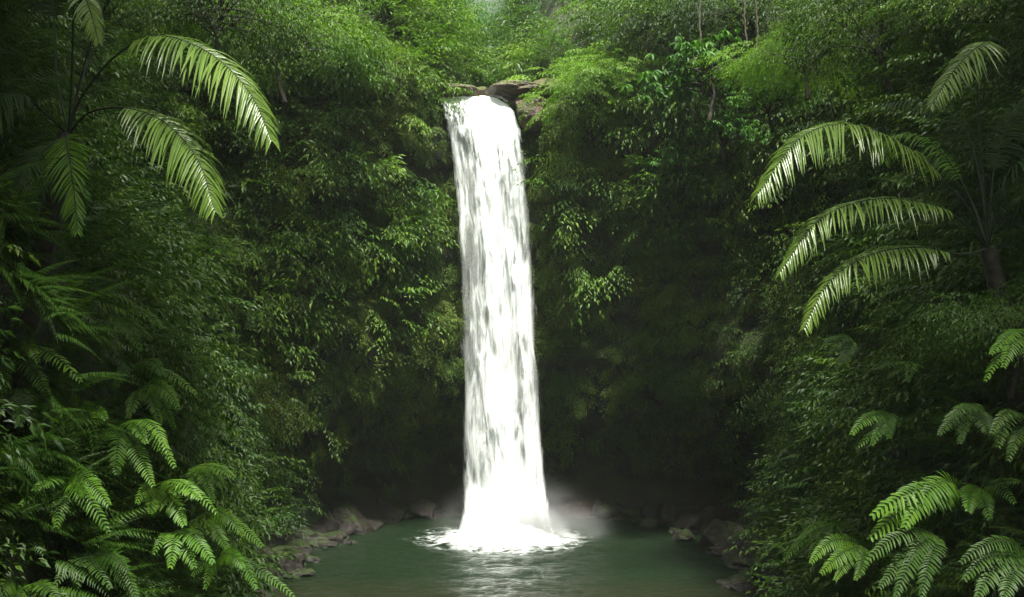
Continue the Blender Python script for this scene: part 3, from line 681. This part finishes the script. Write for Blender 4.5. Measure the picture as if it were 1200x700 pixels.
# ------------------------------------------------------------------ water
FX, FY = -0.35, 42.6       # where the fall lands
def water_mat():
    m, nt, out, N, L = newmat('pool_water')
    g = N('ShaderNodeNewGeometry')
    sub = N('ShaderNodeVectorMath', operation='SUBTRACT'); L(g, 'Position', sub, 0); sub.inputs[1].default_value = (FX, FY, 0)
    ln = N('ShaderNodeVectorMath', operation='LENGTH'); L(sub, 0, ln, 0)
    n1 = N('ShaderNodeTexNoise', Scale=1.1, Detail=6.0, Roughness=.6, Distortion=1.2); L(g, 'Position', n1, 'Vector')
    n2 = N('ShaderNodeTexNoise', Scale=5.0, Detail=5.0, Roughness=.65, Distortion=.8)
    mp = N('ShaderNodeMapping'); mp.inputs['Scale'].default_value = (.55, 1.3, 1); L(g, 'Position', mp, 'Vector'); L(mp, 0, n2, 'Vector')
    # foam where the distance is small, broken up by noise
    r1 = N('ShaderNodeMapRange'); L(ln, 'Value', r1, 'Value'); r1.inputs['From Min'].default_value = 1.5; r1.inputs['From Max'].default_value = 5.0
    r1.inputs['To Min'].default_value = .95; r1.inputs['To Max'].default_value = -.02
    mm = N('ShaderNodeMath', operation='ADD'); L(n1, 'Fac', mm, 0); L(n2, 'Fac', mm, 1)
    ms = N('ShaderNodeMath', operation='MULTIPLY_ADD'); L(mm, 0, ms, 0); ms.inputs[1].default_value = 1.15; L(r1, 0, ms, 2)
    r2 = N('ShaderNodeMapRange'); L(ms, 0, r2, 'Value'); r2.inputs['From Min'].default_value = 1.50; r2.inputs['From Max'].default_value = 2.25
    # faint floating froth lines elsewhere
    col = N('ShaderNodeMix', data_type='RGBA'); col.inputs[6].default_value = (.010, .030, .016, 1); col.inputs[7].default_value = (.85, .9, .88, 1); L(r2, 0, col, 0)
    sh = N('ShaderNodeSeparateXYZ'); L(g, 'Position', sh, 0)
    sy = N('ShaderNodeMapRange'); L(sh, 'Y', sy, 'Value'); sy.inputs['From Min'].default_value = 35; sy.inputs['From Max'].default_value = 27
    c2 = N('ShaderNodeMix', data_type='RGBA'); c2.inputs[6].default_value = (.006, .014, .005, 1); c2.inputs[7].default_value = (.022, .018, .008, 1); L(sy, 0, c2, 0)
    L(c2, 2, col, 6)
    rr = N('ShaderNodeMapRange'); L(r2, 0, rr, 'Value'); rr.inputs['To Min'].default_value = .09; rr.inputs['To Max'].default_value = .8
    p = N('ShaderNodeBsdfPrincipled', IOR=1.33); p.inputs['Specular IOR Level'].default_value = .2; L(col, 2, p, 'Base Color'); L(rr, 0, p, 'Roughness')
    b = N('ShaderNodeBump', Strength=1.0, Distance=.2); L(n2, 'Fac', b, 'Height')
    b2 = N('ShaderNodeBump', Strength=.35, Distance=.4); L(n1, 'Fac', b2, 'Height'); L(b, 0, b2, 'Normal'); L(b2, 0, p, 'Normal')
    L(p, 0, out, 'Surface'); return m
gx = np.linspace(-16, 16, 220); gy = np.r_[np.linspace(-60, 26, 30), np.linspace(27, 54, 200)]
X, Yg = np.meshgrid(gx, gy, indexing='ij'); rr = np.hypot(X-FX, Yg-FY)
Zp = .07*np.sin(rr*3.1+vnoise(np.stack([X, Yg, X*0], -1), 2.0, 2)*2.2)*np.exp(-rr/4.5)+.05*vnoise(np.stack([X, Yg*1.6, X*0], -1), .9, 3)*(1+2*np.exp(-rr/3))
Zp[Yg < 26] *= .3
pool = mesh_np('water', np.stack([X, Yg, Zp], -1).reshape(-1, 3), grid_quads(len(gx), len(gy)), water_mat(), smooth=True)
tag(pool, 'dark green rippled pool with white foam where the waterfall lands', 'water', kind='structure')
# stream feeding the lip
sx = np.linspace(-3.4, .9, 24); sy_ = np.linspace(45.0, 64, 60); X, Yg = np.meshgrid(sx, sy_, indexing='ij')

def fall_mat(name, seed, cover, veil=0.):
    m, nt, out, N, L = newmat(name)
    uv = N('ShaderNodeUVMap'); sp = N('ShaderNodeSeparateXYZ'); L(uv, 0, sp, 0)
    def noise(sx_, sy_, sc, det, rough, dist, off):
        mp = N('ShaderNodeMapping'); mp.inputs['Scale'].default_value = (sx_, sy_, 1); mp.inputs['Location'].default_value = (off, off*1.7, seed*3.1)
        L(uv, 0, mp, 'Vector'); n = N('ShaderNodeTexNoise', Scale=sc, Detail=det, Roughness=rough, Distortion=dist); L(mp, 0, n, 'Vector'); return n
    nA = noise(3.2, 4.0, 1.0, 3.0, .55, .5, 3.0+seed)       # broad tongues
    nB = noise(9.0, 8.0, 1.0, 5.0, .6, 1.3, 11.0+seed)     # streaks
    nC = noise(40.0, 13.0, 1.0, 4.0, .6, .3, 23.0+seed)      # fine threads
    def ma(op, a, b=None, c=None):
        n = N('ShaderNodeMath', operation=op)
        for i, v in enumerate((a, b, c)):
            if v is None: continue
            if isinstance(v, (int, float)): n.inputs[i].default_value = v
            else: nt.links.new(v, n.inputs[i])
        return n.outputs[0]
    s = ma('ADD', ma('MULTIPLY', nA.outputs[0], .9), ma('MULTIPLY', nB.outputs[0], .75))
    s = ma('ADD', s, ma('MULTIPLY', nC.outputs[0], .35))          # mean ~1.0
    # cover: dense near the top (v small), at the very bottom, thin at the sides
    cv = N('ShaderNodeFloatCurve'); c = cv.mapping.curves[0]
    c.points[0].location = (0, 1.0); c.points[-1].location = (1, 1.0)
    for x_, y_ in ((.12, .85), (.28, .30), (.60, .10), (.85, .25), (.95, .85)): c.points.new(x_, y_)
    cv.mapping.update(); L(sp, 'Y', cv, 'Value')
    cu = N('ShaderNodeFloatCurve'); c = cu.mapping.curves[0]
    c.points[0].location = (0, .0); c.points[-1].location = (1, .0)
    for x_, y_ in ((.06, .42), (.18, .50), (.34, .58), (.50, .85), (.64, .58), (.85, .66), (.95, .45)): c.points.new(x_, y_)
    cu.mapping.update()
    wob = ma('ADD', sp.outputs[0], ma('MULTIPLY', ma('SUBTRACT', nA.outputs[0], .5), .25)); nt.links.new(wob, cu.inputs['Value'])
    t = ma('ADD', ma('MULTIPLY', cv.outputs[0], .55), ma('MULTIPLY', cu.outputs[0], .75))
    t = ma('ADD', ma('ADD', s, t), cover-1.55)
    mr = N('ShaderNodeMapRange', interpolation_type='SMOOTHSTEP'); nt.links.new(t, mr.inputs['Value']); mr.inputs['From Min'].default_value = -.06; mr.inputs['From Max'].default_value = .17
    em = ma('MINIMUM', sp.outputs[0], ma('SUBTRACT', 1, sp.outputs[0]))
    em = ma('SUBTRACT', ma('MULTIPLY', em, 15), ma('MULTIPLY', ma('SUBTRACT', ma('ADD', ma('MULTIPLY', nB.outputs[0], .6), ma('MULTIPLY', nC.outputs[0], .4)), .36), 4.5))
    ed = ma('MAXIMUM', ma('MINIMUM', em, 1), 0)
    mr.inputs['To Min'].default_value = veil
    al = ma('MULTIPLY', mr.outputs[0], ed)
    d = N('ShaderNodeBsdfDiffuse'); d.inputs['Color'].default_value = (.74, .78, .76, 1)
    tl = N('ShaderNodeBsdfTranslucent'); tl.inputs['Color'].default_value = (.74, .78, .76, 1)
    b = N('ShaderNodeBump', Strength=.6, Distance=.15); L(nB, 0, b, 'Height'); L(b, 0, d, 'Normal')
    mx = N('ShaderNodeMixShader'); mx.inputs[0].default_value = .35; L(d, 0, mx, 1); L(tl, 0, mx, 2)
    tr = N('ShaderNodeBsdfTransparent'); m2 = N('ShaderNodeMixShader'); nt.links.new(al, m2.inputs[0]); L(tr, 0, m2, 1); L(mx, 0, m2, 2)
    L(m2, 0, out, 'Surface'); return m
pyk = [108, 112, 125, 150, 200, 300, 400, 500, 600, 640]
lk = [518, 518, 520, 524, 530, 537, 540, 543, 542, 533]; rk = [588, 594, 603, 610, 617, 625, 630, 636, 643, 653]
root = empty('waterfall', (FX, 44, 0), 'tall white waterfall plunging from the mossy cliff lip into the pool', 'waterfall')
def fall_sheet(layer, yoff, nu=70, nv=260, bulge=.35, cover=0., sx=1.0):
    v = np.linspace(0, 1, nv); h = np.where(v < .06, 0, (v-.06)/.94)**1.15 * (LIPZ-.15+.35)       # drop below lip
    z = LIPZ+.02-h
    y = 45.3-1.9*np.sqrt(np.clip(h, 0, None)/20)-.25*sst(0, .06, v)+yoff
    y = np.where(v < .06, 45.3-.25*sst(0, .06, v)+(.06-v)/.06*2.5+yoff, y); z = np.where(v < .06, LIPZ+.02+.0*v, z)
    z = np.where((v < .12), z-.0, z)
    # screen edge -> world edge at that depth
    dd = np.c_[y*0, y, z]-CAM; _, py = project(np.c_[y*0, y, z])
    l = np.interp(py, pyk, lk); r = np.interp(py, pyk, rk)
    xl = (l-600)/F*(y*math.cos(TH)+(z-7.6)*math.sin(TH)); xr = (r-600)/F*(y*math.cos(TH)+(z-7.6)*math.sin(TH))
    c_ = (xl+xr)/2; w_ = (xr-xl)*sx; xl = c_-w_/2; xr = c_+w_/2
    u = np.linspace(0, 1, nu)
    X = xl[None]+(xr-xl)[None]*u[:, None]; Y_ = np.broadcast_to(y, X.shape).copy(); Z = np.broadcast_to(z, X.shape).copy()+.16*vnoise(np.stack([X*1.6, X*0, X*0+layer], -1), 1.0, 3)
    Y_ -= bulge*np.sin(math.pi*u)[:, None]*sst(.03, .4, v)[None]*1.5
    nn = vnoise(np.stack([X*3.0, Y_*0+layer*9, Z*.35], -1), 1.0, 3)
    Y_ += .28*nn*sst(.05, .4, v)[None]; X = X+.08*vnoise(np.stack([X*1.5, Y_*0+layer*5, Z*.5], -1), 1.0, 2)*sst(.05, .3, v)[None]
    # right shoulder of the lip drops a little earlier
    Z -= (sst(.75, 1, u)[:, None])*.5*(1-sst(.0, .25, v))[None]
    U = np.broadcast_to(u[:, None], X.shape); Vv = np.broadcast_to(v[None], X.shape)
    V = np.stack([X-FX, Y_-44, Z], -1).reshape(-1, 3)
    return mesh_np('water_veil', V, grid_quads(nu, nv), fall_mat('falling_water', layer, cover, {1: .30, 2: .03, 3: 0.}[layer]), root, True, uv=np.stack([U, Vv], -1).reshape(-1, 2))
fall_sheet(1, .30, cover=.09, sx=1.06); fall_sheet(2, 0., cover=.02, sx=1.08); fall_sheet(3, -.28, cover=-.14, sx=1.09)

# splash: white churned crown around the foot of the fall, small jets thrown outward
m, nt, out, N, L = newmat('splash_foam')
p = N('ShaderNodeBsdfPrincipled', Roughness=.9); p.inputs['Base Color'].default_value = (.9, .94, .92, 1)
p.inputs['Subsurface Weight'].default_value = 0; L(p, 0, out, 'Surface'); M_FOAM = m
n = 90; th = np.linspace(0, 2*math.pi, n, endpoint=False); rad = np.linspace(0, 1, 22)
TH_, RA = np.meshgrid(th, rad, indexing='ij'); X = .25+np.cos(TH_)*RA*2.9; Y_ = np.sin(TH_)*RA*1.7
nz_ = vnoise(np.stack([X, Y_, X*0], -1), .5, 4)
Z = (1-RA)**1.5*.9*(1+nz_*.5)+vnoise(np.stack([X, Y_, X*0], -1), .22, 3)*.22*(1-RA)-.10*RA-.02
V = np.stack([X, Y_, Z], -1); Q = []
for i in range(n):
    for j in range(21): Q.append((i*22+j, ((i+1) % n)*22+j, ((i+1) % n)*22+j+1, i*22+j+1))
mesh_np('splash', V.reshape(-1, 3)+np.array([0, FY-44, 0]), Q, M_FOAM, root, True)

# thrown drops round the splash
rg2 = np.random.default_rng(77); nd = 9000; a_ = rg2.uniform(0, 2*math.pi, nd); t_ = rg2.random(nd); el = rg2.uniform(.5, 1.35, nd); sp_ = np.minimum(rg2.gamma(3.0, .55, nd), 3.4)
tt = t_*2*sp_*np.sin(el)/9.8; hr = sp_*np.cos(el)*tt; hz_ = sp_*np.sin(el)*tt-4.9*tt*tt
r0 = rg2.uniform(.1, 1.5, nd); c0 = np.stack([np.cos(a_)*(r0*1.25+hr)+.2, np.sin(a_)*(r0*.7+hr)-.3+FY-44, hz_*1.1+.05], -1)
OV = np.array([(1,0,0),(-1,0,0),(0,1,0),(0,-1,0),(0,0,1.7),(0,0,-1.7)], float); OT = np.array([(0,2,4),(2,1,4),(1,3,4),(3,0,4),(2,0,5),(1,2,5),(3,1,5),(0,3,5)])
DV = c0[:, None]+OV[None]*np.minimum(rg2.gamma(2.0, .0055, nd), .022)[:, None, None]
do = mesh_np('spray_drops', DV.reshape(-1, 3), np.zeros((0, 4), int), M_FOAM, root, True, tris=(OT[None]+(np.arange(nd)*6)[:, None, None]).reshape(-1, 3)); do['kind'] = 'stuff'
# mist over the foot of the fall
def volume_mat(name, dens, col, noise=False):
    m, nt, out, N, L = newmat(name)
    v = N('ShaderNodeVolumePrincipled'); v.inputs['Color'].default_value = (*col, 1); v.inputs['Density'].default_value = dens; v.inputs['Anisotropy'].default_value = .2
    if noise:
        tc = N('ShaderNodeTexCoord'); ln = N('ShaderNodeVectorMath', operation='LENGTH'); L(tc, 'Object', ln, 0)
        mc = N('ShaderNodeMapRange', interpolation_type='SMOOTHSTEP'); L(ln, 'Value', mc, 'Value'); mc.inputs['From Min'].default_value = .52; mc.inputs['From Max'].default_value = .08; mc.inputs['To Max'].default_value = 9.0
        mr = N('ShaderNodeMapRange', interpolation_type='SMOOTHSTEP'); L(ln, 'Value', mr, 'Value'); mr.inputs['From Min'].default_value = 1; mr.inputs['From Max'].default_value = .1
        n = N('ShaderNodeTexNoise', Scale=2.2, Detail=3.0, Distortion=.6); L(tc, 'Object', n, 'Vector')
        r = N('ShaderNodeMapRange'); L(n, 'Fac', r, 'Value'); r.inputs['From Min'].default_value = .42; r.inputs['From Max'].default_value = .75
        a = N('ShaderNodeMath', operation='MULTIPLY'); L(mr, 0, a, 0); L(r, 0, a, 1)
        b = N('ShaderNodeMath', operation='MULTIPLY'); ac = N('ShaderNodeMath', operation='MULTIPLY_ADD'); L(mc, 0, ac, 0); ac.inputs[1].default_value = .6; L(a, 0, ac, 2); L(ac, 0, b, 0); b.inputs[1].default_value = dens; L(b, 0, v, 'Density')
    L(v, 0, out, 'Volume'); return m
def box(name, lo, hi, mat, org=None):
    lo, hi = np.array(lo, float), np.array(hi, float); c = (lo+hi)/2; h = (hi-lo)/2
    V = np.array([(-1,-1,-1),(1,-1,-1),(1,1,-1),(-1,1,-1),(-1,-1,1),(1,-1,1),(1,1,1),(-1,1,1)], float)
    o = mesh_np(name, V, [(3,2,1,0),(4,5,6,7),(0,1,5,4),(1,2,6,5),(2,3,7,6),(3,0,4,7)], mat); o.location = c; o.scale = h; return o
mist = box('mist', (FX-3.9, FY-2.6, -3.2), (FX+5.5, FY+3.0, 3.2), volume_mat('spray_mist', .75, (.95, .98, .97), True))
tag(mist, 'soft white spray drifting round the foot of the waterfall', 'mist', kind='stuff')
def valley_mist():
    m, nt, out, N, L = newmat('valley_mist')
    v = N('ShaderNodeVolumePrincipled'); v.inputs['Color'].default_value = (.86, .97, .88, 1); v.inputs['Anisotropy'].default_value = .3
    tc = N('ShaderNodeTexCoord'); ln = N('ShaderNodeVectorMath', operation='LENGTH'); L(tc, 'Object', ln, 0)
    mr = N('ShaderNodeMapRange', interpolation_type='SMOOTHSTEP'); L(ln, 'Value', mr, 'Value'); mr.inputs['From Min'].default_value = 1; mr.inputs['From Max'].default_value = .35; mr.inputs['To Max'].default_value = .060
    L(mr, 0, v, 'Density'); L(v, 0, out, 'Volume'); return m
vm = box('mist', (-26, 50, 16), (24, 112, 60), valley_mist())
tag(vm, 'pale mist hanging in the forest valley above the waterfall', 'mist', kind='stuff')

hz = box('haze', (-300, -80, -4.5), (300, 330, 80), volume_mat('tone_lift_haze', .00028, (.80, .92, .84)))  # haze volume added to lift the blacks
tag(hz, 'thin haze added through the gorge to lift the dark tones', 'haze', kind='stuff')
# ------------------------------------------------------------------ light
w = bpy.data.worlds.new('World'); SC.world = w; w.use_nodes = True; nt = w.node_tree; nt.nodes.clear()
wo = nt.nodes.new('ShaderNodeOutputWorld'); bg = nt.nodes.new('ShaderNodeBackground'); sk = nt.nodes.new('ShaderNodeTexSky'); hs = nt.nodes.new('ShaderNodeHueSaturation')
sk.sky_type = 'NISHITA'; sk.sun_disc = False; SUN_EL = 68; SUN_AZ = 168       # azimuth clockwise from +Y
sk.sun_elevation = R(SUN_EL); sk.sun_rotation = R(SUN_AZ); sk.dust_density = 4; sk.air_density = 1.0
hs.inputs['Saturation'].default_value = .15; bg.inputs['Strength'].default_value = .07
nt.links.new(sk.outputs[0], hs.inputs['Color']); nt.links.new(hs.outputs[0], bg.inputs['Color']); nt.links.new(bg.outputs[0], wo.inputs['Surface'])
ld = bpy.data.lights.new('sun', 'SUN'); lo = bpy.data.objects.new('sun', ld); COL.objects.link(lo)
ld.energy = 4.5; ld.angle = R(4); ld.color = (1, .97, .88); lo.location = (0, 0, 80)
dv = Vector((math.sin(R(SUN_AZ))*math.cos(R(SUN_EL)), math.cos(R(SUN_AZ))*math.cos(R(SUN_EL)), math.sin(R(SUN_EL))))
lo.rotation_euler = dv.to_track_quat('Z', 'Y').to_euler()
SC.view_settings.view_transform = 'Standard'; SC.view_settings.look = 'None'; SC.view_settings.exposure = 1.9; SC.view_settings.gamma = 1
SC.render.engine = 'CYCLES'; c = SC.cycles; c.use_denoising = True; c.max_bounces = 5; c.diffuse_bounces = 2; c.glossy_bounces = 2
c.transmission_bounces = 3; c.transparent_max_bounces = 10; c.volume_bounces = 0; c.sample_clamp_indirect = 4
SC.cycles.volume_step_rate = 2; SC.cycles.volume_max_steps = 64
print('TOTAL faces', sum(len(o.data.polygons) for o in COL.objects if o.type == 'MESH'))
